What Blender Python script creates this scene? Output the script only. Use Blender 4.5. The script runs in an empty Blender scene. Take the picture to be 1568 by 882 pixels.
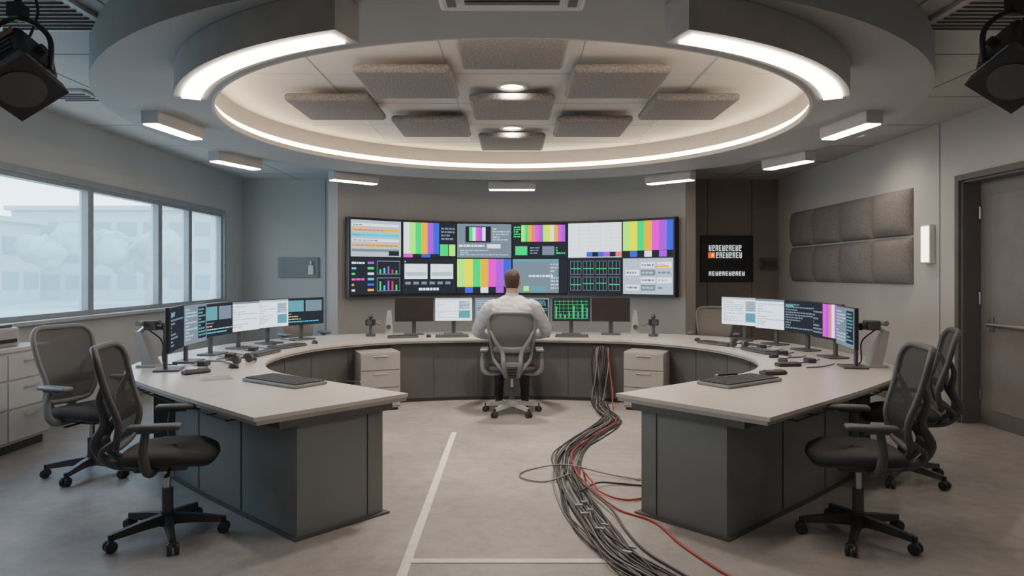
import bpy, bmesh, math, random
from mathutils import Vector, Matrix, noise
random.seed(7)
V=Vector
F=1060.0; EH=1.5
# ------------------------------------------------------------------ materials
MC={}
def mat(name,col,rough=.5,metal=0,var=.08,scale=6,bump=0,bscale=60,spec=.5,coat=0):
    if name in MC: return MC[name]
    m=bpy.data.materials.new(name); m.use_nodes=True
    nt=m.node_tree; n=nt.nodes; l=nt.links
    p=n['Principled BSDF']
    p.inputs['Roughness'].default_value=rough; p.inputs['Metallic'].default_value=metal
    p.inputs['Specular IOR Level'].default_value=spec
    tc=n.new('ShaderNodeTexCoord')
    nz=n.new('ShaderNodeTexNoise'); nz.inputs['Scale'].default_value=scale; nz.inputs['Detail'].default_value=4
    l.new(tc.outputs['Object'],nz.inputs['Vector'])
    cr=n.new('ShaderNodeValToRGB')
    c=V(col[:3])
    cr.color_ramp.elements[0].position=.3; cr.color_ramp.elements[1].position=.7
    cr.color_ramp.elements[0].color=(*[max(0,x*(1-var)) for x in c],1)
    cr.color_ramp.elements[1].color=(*[min(1,x*(1+var)) for x in c],1)
    l.new(nz.outputs['Fac'],cr.inputs['Fac']); l.new(cr.outputs['Color'],p.inputs['Base Color'])
    if bump:
        n2=n.new('ShaderNodeTexNoise'); n2.inputs['Scale'].default_value=bscale; n2.inputs['Detail'].default_value=3
        l.new(tc.outputs['Object'],n2.inputs['Vector'])
        b=n.new('ShaderNodeBump'); b.inputs['Strength'].default_value=bump; b.inputs['Distance'].default_value=.01
        l.new(n2.outputs['Fac'],b.inputs['Height']); l.new(b.outputs['Normal'],p.inputs['Normal'])
    MC[name]=m; return m
def emi(name,col,s=1):
    if name in MC: return MC[name]
    m=bpy.data.materials.new(name); m.use_nodes=True
    nt=m.node_tree; nt.nodes.clear()
    e=nt.nodes.new('ShaderNodeEmission'); o=nt.nodes.new('ShaderNodeOutputMaterial')
    e.inputs['Color'].default_value=(*col,1); e.inputs['Strength'].default_value=s
    nt.links.new(e.outputs[0],o.inputs[0]); MC[name]=m; return m
def mixmat(name,fac,kind,col):
    m=bpy.data.materials.new(name); m.use_nodes=True
    nt=m.node_tree; nt.nodes.clear(); n=nt.nodes
    t=n.new('ShaderNodeBsdfTransparent'); d=n.new(kind); d.inputs['Color'].default_value=(*col,1)
    x=n.new('ShaderNodeMixShader'); x.inputs[0].default_value=fac; o=n.new('ShaderNodeOutputMaterial')
    nt.links.new(t.outputs[0],x.inputs[1]); nt.links.new(d.outputs[0],x.inputs[2]); nt.links.new(x.outputs[0],o.inputs[0])
    return m
# ------------------------------------------------------------------ builder
def catmull(pts,sub=6,closed=False):
    pts=[V(p) for p in pts]; n=len(pts); out=[]
    rng=n if closed else n-1
    for i in range(rng):
        if closed: p0,p1,p2,p3=pts[(i-1)%n],pts[i],pts[(i+1)%n],pts[(i+2)%n]
        else:
            p1,p2=pts[i],pts[i+1]; p0=pts[i-1] if i>0 else p1*2-p2; p3=pts[i+2] if i+2<n else p2*2-p1
        for k in range(sub):
            t=k/sub
            out.append(.5*((2*p1)+(p2-p0)*t+(2*p0-5*p1+4*p2-p3)*t*t+(3*p1-p0-3*p2+p3)*t**3))
    if not closed: out.append(pts[-1].copy())
    return out
class B:
    def __init__(s,name): s.name=name; s.v=[]; s.f=[]; s.mi=[]; s.sm=[]; s.mats=[]; s.M=Matrix()
    def idx(s,m):
        if m not in s.mats: s.mats.append(m)
        return s.mats.index(m)
    def add(s,vs,fs,m,smooth=False):
        o=len(s.v); s.v+= [s.M@V(v) for v in vs]; k=s.idx(m)
        for f in fs:
            s.f.append([i+o for i in f]); s.mi.append(k); s.sm.append(smooth)
    def box(s,c,d,m,R=None,bev=0,seg=2,smooth=False):
        c=V(c)
        T=Matrix.Translation(c)@(R.to_4x4() if R else Matrix())
        if bev<=0:
            x,y,z=[q/2 for q in d]
            vs=[(-x,-y,-z),(x,-y,-z),(x,y,-z),(-x,y,-z),(-x,-y,z),(x,-y,z),(x,y,z),(-x,y,z)]
            fs=[(0,3,2,1),(4,5,6,7),(0,1,5,4),(1,2,6,5),(2,3,7,6),(3,0,4,7)]
        else:
            bm=bmesh.new(); bmesh.ops.create_cube(bm,size=1)
            for v in bm.verts: v.co=V((v.co.x*d[0],v.co.y*d[1],v.co.z*d[2]))
            bmesh.ops.bevel(bm,geom=bm.edges[:],offset=min(bev,min(d)*.49),segments=seg,profile=.5,affect='EDGES')
            bm.verts.index_update(); vs=[v.co.copy() for v in bm.verts]; fs=[[v.index for v in f.verts] for f in bm.faces]; bm.free()
        s.add([T@V(v) for v in vs],fs,m,smooth)
    def loft(s,rings,m,cap=True,closed=False,smooth=True):
        n=len(rings[0]); vs=[p for r in rings for p in r]; fs=[]
        R=len(rings)
        for i in range(R if closed else R-1):
            a=i*n; b=((i+1)%R)*n
            for j in range(n): fs.append((a+j,a+(j+1)%n,b+(j+1)%n,b+j))
        s.add(vs,fs,m,smooth)
        if cap and not closed:
            s.add(rings[0],[list(range(n))[::-1]],m,False); s.add(rings[-1],[list(range(n))],m,False)
    def tube(s,pts,r,m,seg=8,closed=False,cap=True,flat=None):
        pts=[V(p) for p in pts]; n=len(pts)
        rs=r if isinstance(r,(list,tuple)) else [r]*n
        if len(rs)!=n:
            q=[]
            for i in range(n):
                t=i/(n-1)*(len(rs)-1); k=min(int(t),len(rs)-2); q.append(rs[k]+(rs[k+1]-rs[k])*(t-k))
            rs=q
        rings=[]; up=None
        for i in range(n):
            if closed: t=(pts[(i+1)%n]-pts[i-1])
            else: t=pts[min(i+1,n-1)]-pts[max(i-1,0)]
            if t.length<1e-9: t=V((0,0,1))
            t.normalize()
            if up is None:
                up=V((0,0,1)) if abs(t.z)<.9 else V((0,1,0))
            u=(up-t*up.dot(t)).normalized(); w=t.cross(u); up=u
            fy=flat if flat else 1
            rings.append([pts[i]+(u*math.cos(a)*rs[i]+w*math.sin(a)*rs[i]*fy) for a in [2*math.pi*k/seg for k in range(seg)]])
        s.loft(rings,m,cap,closed)
    def cyl(s,p0,p1,r0,m,r1=None,seg=20):
        s.tube([p0,p1],[r0,r0 if r1 is None else r1],m,seg)
    def ell(s,c,r,m,seg=16,rg=10,R=None):
        c=V(c); rings=[]
        for i in range(rg+1):
            a=-math.pi/2+math.pi*i/rg; a=max(-1.55,min(1.55,a))
            ring=[]
            for k in range(seg):
                t=2*math.pi*k/seg; p=V((r[0]*math.cos(a)*math.cos(t),r[1]*math.cos(a)*math.sin(t),r[2]*math.sin(a)))
                if R: p=R@p
                ring.append(c+p)
            rings.append(ring)
        s.loft(rings,m)
    def wall(s,pts,th,z0,z1,m,side=1):
        pts=[V((p[0],p[1])) for p in pts]; n=len(pts); a=[];b=[]
        for i in range(n):
            t=(pts[min(i+1,n-1)]-pts[max(i-1,0)]).normalized(); nr=V((-t.y,t.x))*th*side
            a.append(pts[i]); b.append(pts[i]+nr)
        rings=[[V((a[i].x,a[i].y,z0)),V((b[i].x,b[i].y,z0)),V((b[i].x,b[i].y,z1)),V((a[i].x,a[i].y,z1))] for i in range(n)]
        s.loft(rings,m,smooth=False)
    def quad(s,a,b,c,d,m): s.add([a,b,c,d],[(0,1,2,3)],m)
    def build(s,parent=None,recalc=True):
        me=bpy.data.meshes.new(s.name); me.from_pydata([tuple(v) for v in s.v],[],s.f)
        for m in s.mats: me.materials.append(m)
        for i,p in enumerate(me.polygons): p.material_index=s.mi[i]; p.use_smooth=s.sm[i]
        if recalc:
            bm=bmesh.new(); bm.from_mesh(me); bmesh.ops.recalc_face_normals(bm,faces=bm.faces); bm.to_mesh(me); bm.free()
        o=bpy.data.objects.new(s.name,me); bpy.context.collection.objects.link(o)
        xs=[v.co for v in me.vertices]
        mn=V([min(c[i] for c in xs) for i in range(3)]); mx=V([max(c[i] for c in xs) for i in range(3)])
        org=V(((mn.x+mx.x)/2,(mn.y+mx.y)/2,mn.z))
        if s.keep: org=V((0,0,0))
        me.transform(Matrix.Translation(-org)); o.location=org
        if parent: o.parent=parent
        return o
    keep=False
def RZ(a): return Matrix.Rotation(a,3,'Z')
def RX(a): return Matrix.Rotation(a,3,'X')
def RY(a): return Matrix.Rotation(a,3,'Y')
def TR(x,y,z,a=0): return Matrix.Translation((x,y,z))@Matrix.Rotation(a,4,'Z')

# palette
wallc=mat('wall_paint_grey',(.51,.525,.515),.75,var=.04,scale=1.5,bump=.05,bscale=200)
wallw=mat('wall_paint_warm_grey',(.59,.575,.555),.75,var=.04,scale=1.5)
wallk=mat('wall_paint_curved',(.47,.465,.45),.75,var=.04,scale=1.5)
wallbr=mat('wall_panel_brown',(.28,.255,.23),.6,var=.08,scale=2)
seam=mat('seam_dark',(.22,.23,.23),.8)
ceilm=mat('ceiling_tile_grey',(.49,.505,.50),.85,var=.05,scale=3)
ceilw=mat('ceiling_white',(.66,.64,.625),.85,var=.03,scale=3)
ringm=mat('soffit_paint',(.37,.395,.40),.7,var=.03,scale=2)
rim=mat('soffit_rim_white',(.6,.57,.54),.7,var=.03)
acous=mat('acoustic_felt_grey',(.215,.205,.205),.95,var=.3,scale=60,bump=.6,bscale=120)
acousw=mat('acoustic_felt_wall',(.25,.228,.217),.95,var=.2,scale=60,bump=.6,bscale=120)
blk=mat('black_plastic',(.024,.024,.026),.4,var=.1)
dgrey=mat('dark_grey_plastic',(.08,.084,.09),.45,var=.1)
mgrey=mat('mid_grey_plastic',(.22,.225,.23),.45,var=.08)
lgrey=mat('light_grey_plastic',(.45,.45,.45),.4,var=.06)
white=mat('white_plastic',(.75,.75,.73),.35,var=.03)
metal=mat('brushed_metal',(.55,.55,.55),.3,1,var=.05)
desktop=mat('desk_laminate_pale',(.68,.64,.61),.32,var=.04,scale=3)
deskedge=mat('desk_edge',(.38,.37,.36),.4)
deskbody=mat('desk_body_slate',(.20,.22,.225),.5,var=.06,scale=3)
deskdark=mat('desk_body_dark',(.085,.088,.09),.55,var=.1,scale=3)
drawer=mat('drawer_front',(.64,.64,.63),.45,var=.03)
drawerd=mat('pedestal_front',(.38,.37,.355),.45,var=.04)
doorm=mat('door_paint',(.22,.21,.205),.45,var=.04,scale=2)
framem=mat('door_frame_paint',(.14,.137,.133),.45,var=.05)
basem=mat('baseboard_dark',(.19,.185,.175),.5)
meshm=mixmat('chair_mesh',.86,'ShaderNodeBsdfDiffuse',(.045,.048,.052))
meshl=mixmat('chair_mesh_grey',.92,'ShaderNodeBsdfDiffuse',(.13,.135,.14))
fabric=mat('chair_fabric',(.045,.047,.052),.9,var=.15,scale=80,bump=.3,bscale=300)
WARM=(1,.77,.57); NEU=(1,.85,.72)
coveE=emi('cove_led',WARM,24); arcE=emi('arc_led',NEU,20); boxE=emi('box_led',NEU,18)

# ------------------------------------------------------------------ room
XL,XR,YB,YF,ZC=-4.55,4.5,11.7,-1.6,3.08
def flr():
    m=bpy.data.materials.new('floor_concrete'); m.use_nodes=True; nt=m.node_tree; n=nt.nodes; l=nt.links; p=n['Principled BSDF']
    tc=n.new('ShaderNodeTexCoord')
    a=n.new('ShaderNodeTexNoise'); a.inputs['Scale'].default_value=1.3; a.inputs['Detail'].default_value=10; a.inputs['Roughness'].default_value=.7
    b=n.new('ShaderNodeTexNoise'); b.inputs['Scale'].default_value=9; b.inputs['Detail'].default_value=8; b.inputs['Roughness'].default_value=.7
    for q in(a,b): l.new(tc.outputs['Object'],q.inputs['Vector'])
    r=n.new('ShaderNodeValToRGB'); r.color_ramp.elements[0].position=.34; r.color_ramp.elements[1].position=.66
    r.color_ramp.elements[0].color=(.275,.265,.258,1); r.color_ramp.elements[1].color=(.43,.40,.385,1)
    mx=n.new('ShaderNodeMix'); mx.data_type='RGBA'; mx.blend_type='OVERLAY'; mx.inputs[0].default_value=.4
    l.new(a.outputs['Fac'],r.inputs['Fac']); l.new(r.outputs['Color'],mx.inputs[6]); l.new(b.outputs['Fac'],mx.inputs[7])
    l.new(mx.outputs[2],p.inputs['Base Color'])
    r2=n.new('ShaderNodeMapRange'); r2.inputs[3].default_value=.34; r2.inputs[4].default_value=.58
    l.new(a.outputs['Fac'],r2.inputs[0]); l.new(r2.outputs[0],p.inputs['Roughness'])
    return m
b=B('floor'); b.keep=True; b.box(((XL+XR)/2,(YB+YF)/2,-.05),(XR-XL+.6,YB-YF+.6,.1),flr()); b.build()
b=B('ceiling'); b.keep=True; b.box(((XL+XR)/2,(YB+YF)/2,ZC+.05),(XR-XL+.6,YB-YF+.6,.1),ceilm)
for i in range(-3,4):
    if i: b.box((i*1.2,(YB+YF)/2,ZC-.001),(.012,YB-YF,.004),seam)
for j in range(0,11): b.box(((XL+XR)/2,.2+j*1.2,ZC-.001),(XR-XL,.012,.004),seam)
b.build()
WY0,WY1,WZ0,WZ1=3.6,10.9,1.05,2.43
b=B('wall_left'); b.keep=True
def lw(y0,y1,z0,z1): b.box((XL-.1,(y0+y1)/2,(z0+z1)/2),(.2,y1-y0,z1-z0),wallc)
lw(YF,WY0,0,ZC); lw(WY1,YB,0,ZC); lw(WY0,WY1,0,WZ0); lw(WY0,WY1,WZ1,ZC); b.build()
b=B('wall_right'); b.keep=True
DY0,DY1,DZ=5.75,6.93,2.42
def rw(y0,y1,z0,z1): b.box((XR+.15,(y0+y1)/2,(z0+z1)/2),(.3,y1-y0,z1-z0),wallw)
rw(YF,DY0,0,ZC); rw(DY1,YB,0,ZC); rw(DY0,DY1,DZ,ZC)
for y in(7.28,): b.box((XR-.001,y,ZC/2),(.006,.012,ZC),seam)
b.build()
b=B('wall_back'); b.keep=True
b.box(((XL+2.4)/2,YB+.1,ZC/2),(2.4-XL,.2,ZC),wallc)
b.box(((XR+2.4)/2,YB+.1,ZC/2),(XR-2.4,.2,ZC),wallbr)
for x in(-3.15,-2.95): b.box((x,YB-.002,ZC/2),(.012,.006,ZC),seam)
for x in(3.3,4.05): b.box((x,YB-.002,ZC/2),(.014,.006,ZC),dgrey)
b.build()
b=B('wall_front'); b.keep=True; b.box(((XL+XR)/2,YF-.1,ZC/2),(XR-XL,.2,ZC),wallc); b.build()
b=B('wall_back_curved'); b.keep=True
CY=8.15; Rw=3.34
pts=[(Rw*math.sin(a),CY+Rw*math.cos(a)) for a in [math.radians(-51.5+103*i/40) for i in range(41)]]
b.wall(pts,.12,0,ZC,wallk,1)
for sx in(-1,1):
    e=pts[0] if sx<0 else pts[-1]
    b.box((e[0]+sx*.03,(e[1]+YB)/2,ZC/2),(.14,YB-e[1],ZC),wallc if sx<0 else wallbr)
b.build()
b=B('baseboard_left'); b.box((XL+.01,(YF+YB)/2,.06),(.02,YB-YF,.12),basem); b.build()
b=B('baseboard_right'); b.box((XR-.01,(DY1+.06+YB)/2,.06),(.02,YB-DY1-.06,.12),basem); b.box((XR-.01,(YF+DY0-.06)/2,.06),(.02,DY0-.06-YF,.12),basem); b.build()
b=B('baseboard_back'); b.box((-3.6,YB-.01,.06),(1.8,.02,.12),basem); b.box((3.6,YB-.01,.06),(1.75,.02,.12),basem); b.build()
glass=mixmat('hazy_window_glass',.30,'ShaderNodeBsdfTranslucent',(.9,.95,.98))  # translucent white mixed into the panes stands in for outdoor haze
alu=mat('window_frame_grey',(.28,.31,.33),.4,.0)
muls=[WY0,5.3,7.5,8.98,9.82,WY1]
for i in range(5):
    b=B('window_%d'%(i+1)); y0,y1=muls[i],muls[i+1]; yc=(y0+y1)/2; zc=(WZ0+WZ1)/2
    b.box((XL-.06,y0+.025,zc),(.1,.05,WZ1-WZ0),alu,bev=.004); b.box((XL-.06,y1-.025,zc),(.1,.05,WZ1-WZ0),alu,bev=.004)
    b.box((XL-.06,yc,WZ0+.025),(.1,y1-y0-.1,.05),alu); b.box((XL-.06,yc,WZ1-.025),(.1,y1-y0-.1,.05),alu)
    x=XL-.08; b.quad((x,y0+.05,WZ0+.05),(x,y1-.05,WZ0+.05),(x,y1-.05,WZ1-.05),(x,y0+.05,WZ1-.05),glass); b.build()
b=B('trim_1'); b.box((XL+.03,(WY0+WY1)/2,WZ0-.02),(.12,WY1-WY0+.1,.04),lgrey,bev=.008)
b.box((XL+.012,(WY0+WY1)/2,WZ1+.03),(.024,WY1-WY0+.1,.06),alu); b.box((XL+.012,WY1+.03,(WZ0+WZ1)/2),(.024,.06,WZ1-WZ0),alu); b.build()

# ------------------------------------------------------------------ ceiling ring
RC=V((0,6.4)); Ri,Ro,ZR=2.53,3.34,2.81
def circ(r,z,c=RC,n=96): return [V((c.x+r*math.sin(2*math.pi*k/n),c.y+r*math.cos(2*math.pi*k/n),z)) for k in range(n)]
b=B('ceiling_ring_soffit'); b.keep=True
b.loft([circ(Ri+.02,ZR),circ(Ro,ZR)],ringm,cap=False); b.loft([circ(Ro,ZR),circ(Ro,ZC)],ringm,cap=False,smooth=True)
b.loft([circ(Ri+.02,ZR),circ(Ri,ZR),circ(Ri,ZR+.045),circ(Ri+.03,ZR+.045)],rim,cap=False,smooth=False)
b.loft([circ(Ri+.03,ZR+.045),circ(Ri+.03,ZR+.10)],coveE,cap=False)
b.loft([circ(Ri+.03,ZR+.10),circ(Ri+.03,ZC)],rim,cap=False); b.build()
b=B('ceiling_recess_panel'); b.keep=True
b.add(circ(Ri+.03,ZC-.012),[list(range(96))],ceilw)
for i in range(-2,2): b.box((i*1.0+.5,RC.y,ZC-.013),(.008,4.0,.004),lgrey)
for j in range(-2,3): b.box((0,RC.y+j*.95,ZC-.013),(4.2 if abs(j)<2 else 3.2,.008,.004),lgrey)
b.build()
for (x,y) in [(0,4.57),(-.80,5.39),(.80,5.39),(0,6.21),(-1.56,6.21),(1.56,6.21),(-.80,7.03),(.80,7.03),(0,7.85)]:
    b=B('acoustic_ceiling_tile'); b.box((x,y,2.985),(.73,.78,.07),acous,bev=.034,seg=4,smooth=True)
    for sx in(-.25,.25): b.cyl((x+sx,y,3.01),(x+sx,y,3.068),.01,metal,seg=8)
    b.build()
dl=emi('downlight_glow',NEU,14)
def down(x,y,z,e,ang=150):
    b=B('recessed_downlight'); rr=.13; c=V((x,y))
    b.loft([circ(rr,z,c,32),circ(rr,z-.018,c,32),circ(rr-.03,z-.018,c,32),circ(rr-.04,z-.006,c,32)],white,cap=False)
    b.add(circ(rr-.04,z-.006,c,32),[list(range(32))],dl); b.build()
    L=bpy.data.lights.new('downlight_spot','SPOT'); L.energy=e; L.spot_size=math.radians(ang); L.spot_blend=1; L.color=NEU; L.shadow_soft_size=.12
    o=bpy.data.objects.new('downlight_spot',L); o.location=(x,y,z-.04); bpy.context.collection.objects.link(o)
for y in(5.80,7.45): down(0,y,ZC-.012,430)
for (x,y,e) in((0,.6,75),(3.9,7.9,38),(3.9,4.4,25)): down(x,y,ZC,e)  # extra unseen downlights outside the ring, added to light front and right wall
AC=V((0,5.42)); RA=2.28; zb=2.62
arcside=mat('fixture_side_grey',(.42,.42,.41),.5)
def arcfix(sgn):
    b=B('curved_linear_light')
    t0=math.radians(65); t1=math.radians(20); n=36
    A=[t0+(t1-t0)*i/n for i in range(n+1)]
    def P(t,r,z): return V((sgn*r*math.sin(t),AC.y-r*math.cos(t),z))
    w=.10
    b.loft([[P(t,RA-w,zb),P(t,RA-w,ZR-.003),P(t,RA+w,ZR-.003),P(t,RA+w,zb)] for t in A],arcside,smooth=False)
    b.loft([[P(t,RA-.055,zb-.012),P(t,RA-.055,zb-.001),P(t,RA+.055,zb-.001),P(t,RA+.055,zb-.012)] for t in A[1:-1]],arcE,smooth=False)
    b.build()
arcfix(-1); arcfix(1)
for (x0,y0,x1,y1) in [(-2.93,5.58,-2.85,6.27),(-3.22,7.44,-2.97,8.1),(-2.36,8.95,-1.84,9.45),(-.33,10.05,.33,10.05),(2.93,5.58,2.85,6.27),(3.22,7.44,2.97,8.1),(2.36,8.95,1.84,9.45)]:
    b=B('box_linear_light'); a=math.atan2(y1-y0,x1-x0); cx,cy=(x0+x1)/2,(y0+y1)/2; Ln=.68
    b.box((cx,cy,2.765),(Ln,.15,.11),lgrey,R=RZ(a),bev=.006)
    b.box((cx,cy,2.706),(Ln-.03,.12,.012),boxE,R=RZ(a))
    top=ZR-.002 if (V((cx,cy))-RC).length<3.3 else ZC
    if top>2.83: b.box((cx,cy,(2.8+top)/2),(.3,.06,top-2.8),lgrey,R=RZ(a))
    b.build()
b=B('air_conditioner_cassette')
b.box((0,2.86,2.755),(.66,.66,.11),white,bev=.02)
for i in range(6): b.box((0,2.64+i*.085,2.698),(.42,.035,.012),dgrey)
for sx in(-1,1): b.box((sx*.27,2.86,2.698),(.04,.5,.01),dgrey)
b.box((0,2.86,2.94),(.5,.5,.27),lgrey); b.build()
for (x,y,w,d) in [(-2.9,4.15,.75,.6),(2.95,4.15,.75,.6),(-3.85,6.1,.35,.35),(-3.6,7.9,.3,.3)]:
    b=B('ceiling_vent'); b.box((x,y,ZC-.015),(w,d,.03),lgrey,bev=.008)
    n=int(d/.06)
    for i in range(1,n): b.box((x,y-d/2+i*d/n,ZC-.032),(w*.86,.022,.012),dgrey,R=RX(.5))
    b.build()
def spot(x,y,z,s):
    b=B('studio_spotlight')
    b.M=Matrix.Translation((x,y,z))@Matrix.Rotation(-s*-.55,4,'Y')@Matrix.Rotation(-.5,4,'X')
    b.box((0,0,.03),(.27,.25,.24),blk,bev=.04,seg=3)
    b.loft([[V((dx*w,dy*w,zz)) for dx,dy in((-1,-1),(1,-1),(1,1),(-1,1))] for zz,w in((-.06,.11),(-.09,.13),(-.17,.145))],blk,smooth=False)
    b.cyl((0,0,-.171),(0,0,-.176),.11,dgrey,seg=28)
    for k in range(5): b.box((0,-.128,-.03+k*.035),(.18,.012,.012),dgrey)
    b.box((.06,-.13,.1),(.1,.006,.05),mat('label_orange',(.35,.12,.05),.5)); b.box((-.05,-.13,.1),(.06,.006,.04),dgrey)
    b.cyl((-.135,0,.03),(-.17,0,.03),.03,blk); b.cyl((.135,0,.03),(.17,0,.03),.03,blk)
    b.M=Matrix.Translation((x,y,z))
    b.tube(catmull([(-.17,0,.0),(-.165,0,.16),(-.06,0,.25),(.06,0,.25),(.165,0,.16),(.17,0,.0)],5),.014,blk,8)
    b.cyl((0,0,.25),(0,0,ZC-z),.018,blk); b.box((0,0,.30),(.07,.09,.08),blk,bev=.01)
    b.cyl((0,0,ZC-z-.02),(0,0,ZC-z),.07,blk)
    b.tube(catmull([(.02,.02,ZC-z-.02),(.09,.02,.33),(.05,.03,.2),(.0,.02,.1)],5),.007,blk,6)
    b.build()
spot(-2.57,3.6,2.56,-1); spot(2.62,3.6,2.60,1)

# ------------------------------------------------------------------ screen content
eb={'white':(.62,.70,.75),'lgrey':(.30,.37,.43),'grey':(.10,.14,.18),'dark':(.012,.014,.018),'lime':(.30,.85,.14),'green':(.05,.65,.12),'yellow':(.9,.66,.06),
'orange':(.95,.28,.04),'coral':(.85,.12,.14),'pink':(.85,.07,.6),'violet':(.25,.07,.8),'blue':(.03,.08,.8),'cyan':(.06,.5,.7),'teal':(.07,.20,.25),'red':(.7,.05,.04)}
SS=2.1
EB={k:emi('screen_'+k,v,SS) for k,v in eb.items()}
scroff=mat('screen_off_glass',(.04,.034,.032),.15)
def content(b,w,h,kind,rg):
    def R(x0,z0,x1,z1,c,L=1):
        y=-.0008*L; m=EB[c] if isinstance(c,str) else c
        b.quad((-w/2+x0*w,y,-h/2+z0*h),(-w/2+x1*w,y,-h/2+z0*h),(-w/2+x1*w,y,-h/2+z1*h),(-w/2+x0*w,y,-h/2+z1*h),m)
    def bars(x0,z0,x1,z1,cols=('lime','yellow','green','orange','pink','violet','blue')):
        n=len(cols)
        for i,c in enumerate(cols): R(x0+(x1-x0)*i/n,z0,x0+(x1-x0)*(i+1)/n,z1,c,3)
    def lines(x0,z0,x1,z1,n,c,L=3):
        st=(z1-z0)/n
        for i in range(n):
            x=x0
            while x<x1-.02:
                ww=rg.uniform(.02,.09); 
                R(x,z1-st*(i+.8),min(x+ww,x1),z1-st*(i+.3),c,L); x+=ww+.015
                if rg.random()<.15: break
    if kind=='off': R(0,0,1,1,scroff); return
    if kind=='bars': R(0,0,1,1,'dark'); bars(0,.18,1,1); bars(0,0,1,.17,('dark','blue','dark','white','dark','violet','dark'))
    elif kind=='barsr':
        R(0,0,1,1,'dark'); bars(.02,.1,.68,1,('white','lime','green','orange','violet','blue')); bars(.02,0,.68,.09,('pink','dark','blue','dark'))
        lines(.72,.5,.98,.9,4,'grey'); R(.7,.05,.85,.38,'green',3); R(.87,.05,.99,.38,'lime',3)
    elif kind=='rows':
        R(0,0,1,1,'lgrey')
        for i in range(6):
            z=.88-i*.14; R(.04,z-.045,.96,z+.03,('white','orange','cyan','white','orange','grey')[i],2); lines(.06,z-.04,.94,z+.02,1,'grey',3)
        R(.75,.03,.96,.16,'dark',3)
    elif kind=='midbars':
        R(0,0,1,1,'grey'); R(.15,.45,.62,.93,'dark',2); bars(.22,.5,.58,.9,('green','white','pink','violet','white','dark'))
        lines(.65,.5,.97,.9,5,'lgrey'); lines(.03,.3,.5,.42,1,'white'); lines(.05,.06,.95,.25,3,'lgrey'); R(.55,.28,.8,.4,'white',3)
    elif kind=='topbars':
        R(0,0,1,1,'dark'); bars(.16,.48,.55,.97,('lime','green','orange','coral','pink','violet')); bars(.56,.48,.97,.97,('lime','yellow','white','orange','pink','violet'))
        for x in(.05,.55): R(x,.08,x+.22,.34,'green' if x<.3 else 'grey',3)
        lines(.32,.1,.5,.34,3,'grey'); lines(.8,.1,.97,.34,3,'green')
        lines(.02,.6,.14,.95,5,'green')
    elif kind=='doc':
        R(0,0,1,1,'white'); R(0,.93,1,1,'lgrey',2); lines(.05,.5,.6,.90,6,'lgrey'); lines(.05,.12,.6,.46,5,'lgrey'); R(.64,.5,.95,.88,'lgrey',2); lines(.66,.52,.93,.86,5,'grey'); R(.64,.12,.95,.45,'teal',4)
    elif kind=='doc2':
        R(0,0,1,1,'white'); R(0,.93,1,1,'grey',2); lines(.06,.1,.94,.88,9,'lgrey')
    elif kind=='docbars':
        R(0,0,1,1,'white')
        for i in range(1,8): R(0,i*.11+.12,1,i*.11+.125,'lgrey',2)
        for i in range(1,5): R(i*.2,.2,i*.2+.006,1,'lgrey',2)
        bars(.35,.02,1,.16,('blue','dark','blue','violet','dark','coral'))
    elif kind=='multi':
        R(0,0,1,1,'dark')
        for i in range(6):
            lines(.04,.82-i*.15,.3,.92-i*.15,1,('white','cyan','green','pink','orange','white')[i]); R(.34,.84-i*.15,.46,.9-i*.15,('violet','green','white','cyan','blue','orange')[i],3)
        for q in((.52,.55,.98,.93),(.52,.08,.98,.46)):
            R(*q,'grey',2); R(q[0]+.01,q[1]+.02,q[2]-.01,q[3]-.02,'dark',3)
            for k in range(5): R(q[0]+.05+k*.08,q[1]+.03,q[0]+.08+k*.08,q[1]+.1+.2*rg.random(),('green','cyan','violet','red','green')[k],4)
    elif kind=='wins':
        R(0,0,1,1,'dark'); R(.04,.42,.46,.85,'white',2); R(.52,.42,.95,.85,'white',2); R(.06,.5,.44,.62,'lgrey',3); R(.54,.5,.93,.62,'lgrey',3)
        lines(.04,.88,.95,.96,1,'lgrey'); lines(.3,.06,.7,.2,1,'white')
        for i in range(6): R(.05+i*.15,.26,.15+i*.15,.34,'grey',3)
    elif kind=='greytext':
        R(0,0,1,1,'grey'); lines(.3,.45,.75,.56,1,'white'); R(0,.92,1,1,'teal',3); R(.2,.05,.3,.2,'lime',3); R(.34,.05,.6,.2,'teal',3); lines(.7,.1,.97,.9,8,'lgrey')
        R(.85,.0,1,1,'dark',4)
    elif kind=='scope':
        R(0,0,1,1,'dark')
        for r_ in range(2):
            for c_ in range(4):
                x=.04+c_*.24; z=.08+r_*.46; R(x,z,x+.21,z+.4,'grey',2); R(x+.006,z+.012,x+.204,z+.388,'dark',3)
                zz=z+.13+rg.random()*.1; R(x+.01,zz,x+.2,zz+.02,'green',4); R(x+.07,z+.02,x+.078,z+.38,'teal',4); R(x+.14,z+.02,x+.148,z+.38,'teal',4)
    elif kind=='graph':
        R(0,0,1,1,'dark')
        for i in range(6): R(.04,.1+i*.15,.96,.108+i*.15,'green',2)
        for i in range(8): R(.06+i*.12,.08,.064+i*.12,.92,'green',2); R(.08+i*.12,.1,.11+i*.12,.2+rg.random()*.6,'teal' if i%2 else 'green',3)
    elif kind=='lightgrid':
        R(0,0,1,1,'lgrey')
        for r_ in range(4):
            for c_ in range(3): R(.05+c_*.31,.1+r_*.21,.33+c_*.31,.26+r_*.21,('white','grey','lgrey','white')[(r_*2+c_)%4],2); lines(.07+c_*.31,.13+r_*.21,.3+c_*.31,.24+r_*.21,1,'lgrey' if (r_+c_)%2 else 'grey')
        R(.62,.74,.9,.8,'orange',4)
    elif kind=='code':
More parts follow.
